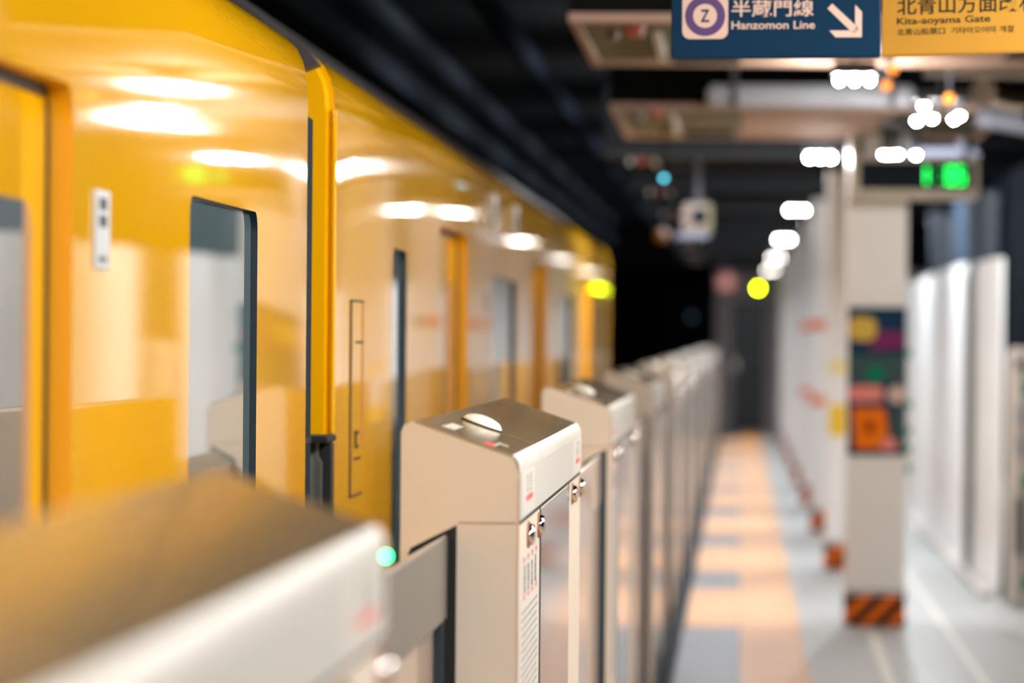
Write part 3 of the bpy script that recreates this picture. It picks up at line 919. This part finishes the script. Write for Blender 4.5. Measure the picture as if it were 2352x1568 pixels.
def make_gate(label, y, near_panel, near_track, far_panel, lamp=False, dome_on=True):
    t = thing('platform_gate', label, 'platform gate', (0, y, 0), 0, 'platform gate housings along the edge')
    MB().prism(gp, 'y', 0.0, GL).build('housing', 'beige', t, 25)
    # plinth
    MB().box(XF - 0.004, XF + 0.006, 0.004, GL - 0.004, 0.0, 0.09).build('plinth', 'plinth', t)
    # steel lid
    def lid(a, b_, n):
        pts = [(XF - 0.0095, 1.3035), (-0.4995, 1.3545), (-0.505, 1.3555), (-0.505, 1.3525), (-0.4995, 1.351), (XF - 0.010, 1.3)]
        lip = [(XF + 0.0015, 1.276), (XF + 0.0015, 1.2845), (XF, 1.2915), (XF - 0.0035, 1.2985), (XF - 0.0095, 1.3035), (XF - 0.010, 1.3), (XF - 0.005, 1.2935), (XF - 0.002, 1.2835), (XF - 0.002, 1.276)]
        MB().prism(lip, 'y', a, b_).build('front_lip', 'lip', t, 40)
        return MB().prism(pts, 'y', a, b_).build(n, 'steel', t, 40)
    lid(0.0, 0.632, 'end_lid')
    lid(0.640, GL, 'long_lid')
    MB().prism([(XF - 0.010, 1.3005), (XF - 0.010, 1.3025), (-0.4995, 1.3535), (-0.4995, 1.3515)], 'y', 0.632, 0.640).build('lid_joint', 'brown', t)
    # front fascia, joints
    MB().box(XF, XF + 0.0025, 0.012, GL - 0.012, 1.200, 1.2755, 0.001).build('fascia', 'fascia', t)
    MB().box(XF, XF + 0.001, 0.004, GL - 0.004, 1.1935, 1.1995).build('fascia_joint', 'gap', t)
    MB().box(-0.436, XF - 0.003, -0.0006, 0.001, 1.1965, 1.1985).build('end_joint', 'brown', t)
    MB().box(XF - 0.0015, XF + 0.0012, -0.0012, 0.003, 0.0, 1.28).build('corner_trim', 'doorpink', t)
    # polished access door
    d = MB().box(XF, XF + 0.002, 0.655, 1.745, 0.10, 1.190, 0.001).build('access_door', 'mirror', t)
    MB().box(XF, XF + 0.0012, 0.640, 0.655, 0.095, 1.194).build('door_gap', 'gap', d)
    MB().box(XF, XF + 0.0012, 1.745, 1.757, 0.095, 1.194).build('door_gap', 'gap', d)
    # key locks
    for yy in (0.265, 0.585, 1.90, 2.29 - 0.02):
        l = MB().lathe([(0.018, 0.0), (0.018, 0.006), (0.015, 0.011), (0.007, 0.0125)], (XF + 0.0005, yy, 1.167), 'x', 24).build('lock', 'chrome', t, 40)
        MB().lathe([(0.022, 0.0), (0.022, 0.003)], (XF + 0.0003, yy, 1.167), 'x', 24).build('lock_ring', 'brown', l)
    # labels near both ends
    def labels(y0, s):
        u = MB().box(XF + 0.0025, XF + 0.003, y0, y0 + 0.36, 1.204, 1.274).build('upper_label', 'label', t)
        m = MB()
        bars(m, XF + 0.003, y0 + 0.10, y0 + 0.28, 1.238, 1.270, 2, 3 + s, 'y')
        m.build('label_print', 'ink', u)
        MB().box(XF + 0.003, XF + 0.0036, y0 + 0.11, y0 + 0.29, 1.2245, 1.2335).build('red_block', 'red', u)
    labels(0.06, 0)
    labels(GL - 0.40, 1)
    lo = MB().box(XF, XF + 0.0008, 0.075, 0.60, 0.55, 1.142).build('lower_label', 'label', t)
    for i in range(4):
        yy = 0.16 + i * 0.12
        for zz, s_ in ((1.135, 1), (1.068, -1)):
            MB().prism([(yy - 0.025, zz), (yy + 0.025, zz), (yy, zz - s_ * 0.010)], 'x', XF + 0.0008, XF + 0.0014).build('red_triangle', 'pinkred', lo)
    for i in range(4):
        m = MB()
        bars(m, XF + 0.0008, 0.12 + i * 0.1075, 0.2275 + i * 0.1075, 1.078, 1.122, 1, 11 + i, 'y', fill=0.8)
        m.build('print_column', 'dark', lo)
    m = MB()
    bars(m, XF + 0.0008, 0.10, 0.56, 0.56, 1.055, 40, 5, 'z', 0.0018)
    m.build('small_label_print', 'ink', lo)
    # indicator dome on the lid
    sl = math.atan2(0.051, 0.148)
    cx, cy = -0.442, 0.62
    cz = 1.3030 + (-0.442 - (XF - 0.0095)) * (-0.051 / 0.1495)
    if dome_on:
        dome = MB()
        prof = []
        for i in range(9):
            a = PI / 2 * i / 8
            rr = 0.035 * math.cos(a) + 0.0004
            prof.append((rr, 0.002 + 0.017 * math.sin(a)))
        dome.lathe(prof, (0, 0, 0), 'z', 40)
        for v in dome.bm.verts:      # ribs
            a = math.atan2(v.co.y, v.co.x)
            if v.co.z < 0.022:
                k = 1 + 0.018 * (1 if int(round(a / (2 * PI / 40))) % 2 else -1)
                v.co.x *= k
                v.co.y *= k
        R = Matrix.Translation((cx, cy, cz)) @ Matrix.Rotation(sl, 4, 'Y')
        bmesh.ops.transform(dome.bm, matrix=R, verts=dome.bm.verts[:])
        dm_ = dome.build('indicator_dome', 'lens', t, 50)
        ring = MB().lathe([(0.0375, 0.0), (0.0375, 0.0035)], (0, 0, 0), 'z', 40)
        bmesh.ops.transform(ring.bm, matrix=R, verts=ring.bm.verts[:])
        ring.build('dome_shadow_ring', 'gap', dm_)  # dark ring stands in for the seam shadow under the dome
    # printed marks on the lid near the end
    def onlid(x, dz=0.0008):
        return 1.3035 + (x - (XF - 0.0095)) * (-0.051 / 0.1495) + dz
    mk = MB()
    for (xa, ya, xb, yb) in ((-0.386, 0.08, -0.386, 0.24), (-0.386, 0.22, -0.372, 0.22), (-0.47, 0.14, -0.455, 0.34), (-0.473, 0.14, -0.462, 0.14)):
        w2 = 0.0012 if xa == xb or abs(xa - xb) < 0.02 and abs(ya - yb) > 0.05 else 0.0
        x0_, x1_ = min(xa, xb) - w2, max(xa, xb) + w2
        y0_, y1_ = min(ya, yb) - (0.008 if not w2 else 0), max(ya, yb) + (0.008 if not w2 else 0)
        mk.prism([(x0_, onlid(x0_, 0)), (x1_, onlid(x1_, 0)), (x1_, onlid(x1_)), (x0_, onlid(x0_))], 'y', y0_, y1_)
    mk.build('corner_mark', 'label', t)
    mk = MB()
    x0_, x1_ = -0.400, -0.386
    mk.prism([(x0_, onlid(x0_, 0)), (x1_, onlid(x1_, 0)), (x1_, onlid(x1_)), (x0_, onlid(x0_))], 'y', 0.05, 0.13)
    mk.build('red_dot_sticker', 'red', t)
    mk = MB()
    x0_, x1_ = -0.425, -0.404
    mk.prism([(x0_, onlid(x0_, 0)), (x1_, onlid(x1_, 0)), (x1_, onlid(x1_)), (x0_, onlid(x0_))], 'y', 0.03, 0.075)
    mk.build('lid_sticker', 'panel', t)

    # sliding panels and their slots at both ends
    def panel(out, track, end):
        sgn = -1 if end == 0 else 1
        ye = 0.0 if end == 0 else GL
        xa, xb = (-0.452, -0.507) if track == 'rear' else (-0.366, -0.412)
        za = 1.178 if track == 'rear' else 1.176
        zb = za - 0.030
        # slot: dark seal round the panel
        sa, sb = xa + 0.014, xb - 0.006
        s = MB().prism([(sa, 0.02), (sa, za + 0.016), (sb + 0.004, zb + 0.010), (sb, zb + 0.002), (sb, 0.02)], 'y', ye, ye + sgn * 0.0015)
        s.build('slot_seal', 'gap' if track == 'rear' else 'gasket', t)
        if out <= 0:
            return
        y0_, y1_ = (ye - out, ye) if end == 0 else (ye, ye + out)
        up_ = MB().prism([(xa, 1.050), (xa, za - 0.002), (xa - 0.003, za), (xb, zb), (xb, 1.050)], 'y', y0_, y1_).build('sliding_door', 'doorgrey' if track == 'rear' else 'doorpink', t)
        MB().prism([(xa - 0.002, za), (xa - 0.003, za + 0.0008), (xb, zb + 0.001), (xb, zb)], 'y', y0_, y1_).build('door_top_cap', 'doortop', up_)
        MB().box(xa - 0.016 if track == 'rear' else xa - 0.004, xb + 0.016, y0_, y1_, 0.04, 1.050).build('lower_panel', 'doorpink', up_)
        tip = y0_ if end == 0 else y1_
        e = MB().box(xb + 0.001, xa - 0.0003, min(tip, tip + sgn * 0.02), max(tip, tip + sgn * 0.02), 0.04, 1.150, 0.004).build('edge_rubber', 'gasket', up_)
        if track == 'rear':
            MB().box(xa - 0.018, xa - 0.002, ye + sgn * 0.05 - 0.02, ye + sgn * 0.05 + 0.02, 0.04, 1.05).build('slot_shadow_strip', 'gasket', up_)  # dark strip stands in for the slot's shadow beside the lower panel
    if near_track:
        panel(near_panel, near_track, 0)
    panel(far_panel, 'rear', 1)
    if lamp:
        b_ = MB().box(-0.455, -0.420, GL + 0.80, GL + 0.895, 1.15, 1.210, 0.003).build('sensor_bracket', 'gap', t)
        MB().ball((-0.4235, GL + 0.90, 1.222), 0.006, 2).build('green_indicator', 'led', b_, 80)
    return t


make_gate('near beige gate housing, very blurred, cut off at the corner of the view', 3.705 - GL, 0.0, 'front', 0.875, True, False)
make_gate('sharp beige gate housing with steel lid, second along the edge', 5.96, 1.075, 'rear', 0.0)
g3 = make_gate('blurred beige gate housing right behind the sharp one, third along the edge', 10.22, 1.90, 'front', 0.0)
gl = ['fourth', 'fifth', 'sixth', 'seventh', 'eighth', 'ninth', 'tenth', 'eleventh', 'twelfth', 'thirteenth']
y = 15.02
k = 0
while y < 60:
    c = copy_tree(g3)
    c.location.y = y
    c['label'] = 'blurred beige gate housing, %s along the platform edge' % gl[k]
    y += 4.86
    k += 1
# fence lengths that close the openings between the far gates are part of the doors above

# ================================================================== HANGING SIGN
ang = math.radians(-6.8)
t = thing('direction_sign', 'navy hanging sign with ringed letter symbol and white arrow', 'sign', (0.291, 8.20, 2.088), ang)
t.scale = (0.932, 0.932, 0.932)
BW = 0.480
MB().box(-BW, 0.0, 0.0, 0.035, 0.0, 0.42, 0.003).build('board', 'blue', t)
x0 = -BW
cx, cz = x0 + 0.079, 0.097
sy = MB().prism(rrect(cx, cz, 0.106, 0.106, 0.018), 'y', -0.0015, 0.0).build('symbol_plate', 'signwhite', t)
MB().lathe([(0.0465, -0.0025), (0.0465, -0.0015)], (cx, 0, cz), 'y', 48).build('purple_ring', 'purple', sy)
MB().lathe([(0.0275, -0.0035), (0.0275, -0.0025)], (cx, 0, cz), 'y', 48).build('white_disc', 'signwhite', sy)
lettering('symbol_letter', 'Z', 'blue', sy, cx - 0.0105, -0.0035, cz - 0.0145, 0.029, 0.021, 0.02)
lettering('line_name', '半蔵門線', 'signwhite', t, x0 + 0.140, 0.0, 0.094, 0.039, 0.189, 0.012)
lettering('line_name_latin', 'Hanzomon Line', 'signwhite', t, x0 + 0.140, 0.0, 0.066, 0.0185, 0.192, 0.014)
# arrow pointing down to the right
ax, az = x0 + 0.4395, 0.046
a = MB()
a.prism([(ax - 0.079, az + 0.066), (ax - 0.068, az + 0.077), (ax - 0.006, az + 0.0195), (ax - 0.018, az + 0.007)], 'y', -0.002, 0.0)
a.prism([(ax, az), (ax, az + 0.058), (ax - 0.0155, az + 0.074), (ax - 0.0155, az + 0.0155), (ax - 0.074, az + 0.0155), (ax - 0.060, az)], 'y', -0.002, 0.0)
a.build('arrow', 'signwhite', t)
for xx in (-0.4, -0.06):
    MB().tube((xx, 0.017, 0.42), (xx, 0.017, 1.299), 0.009).build('hanger_rod', 'rod', t)

t = thing('direction_sign', 'yellow hanging sign with black lettering beside the navy one', 'sign', (0.293, 8.20, 2.090), math.radians(-24))
t.scale = (0.932, 0.932, 0.932)
MB().box(0.002, 0.72, 0.0, 0.035, 0.0, 0.42, 0.003).build('board', 'signyellow', t)
lettering('gate_name', '北青山方面改札', 'signblack', t, 0.040, 0.0, 0.092, 0.042, 0.340, 0.012)
lettering('gate_name_latin', 'Kita-aoyama Gate', 'signblack', t, 0.040, 0.0, 0.066, 0.0205, 0.225, 0.014)
lettering('gate_name_small', '北青山检票口  기타아오야마 개찰', 'signblack', t, 0.040, 0.0, 0.046, 0.0155, 0.282, 0.006)
for xx in (0.06, 0.66):
    MB().tube((xx, 0.017, 0.42), (xx, 0.017, 1.297), 0.009).build('hanger_rod', 'rod', t)
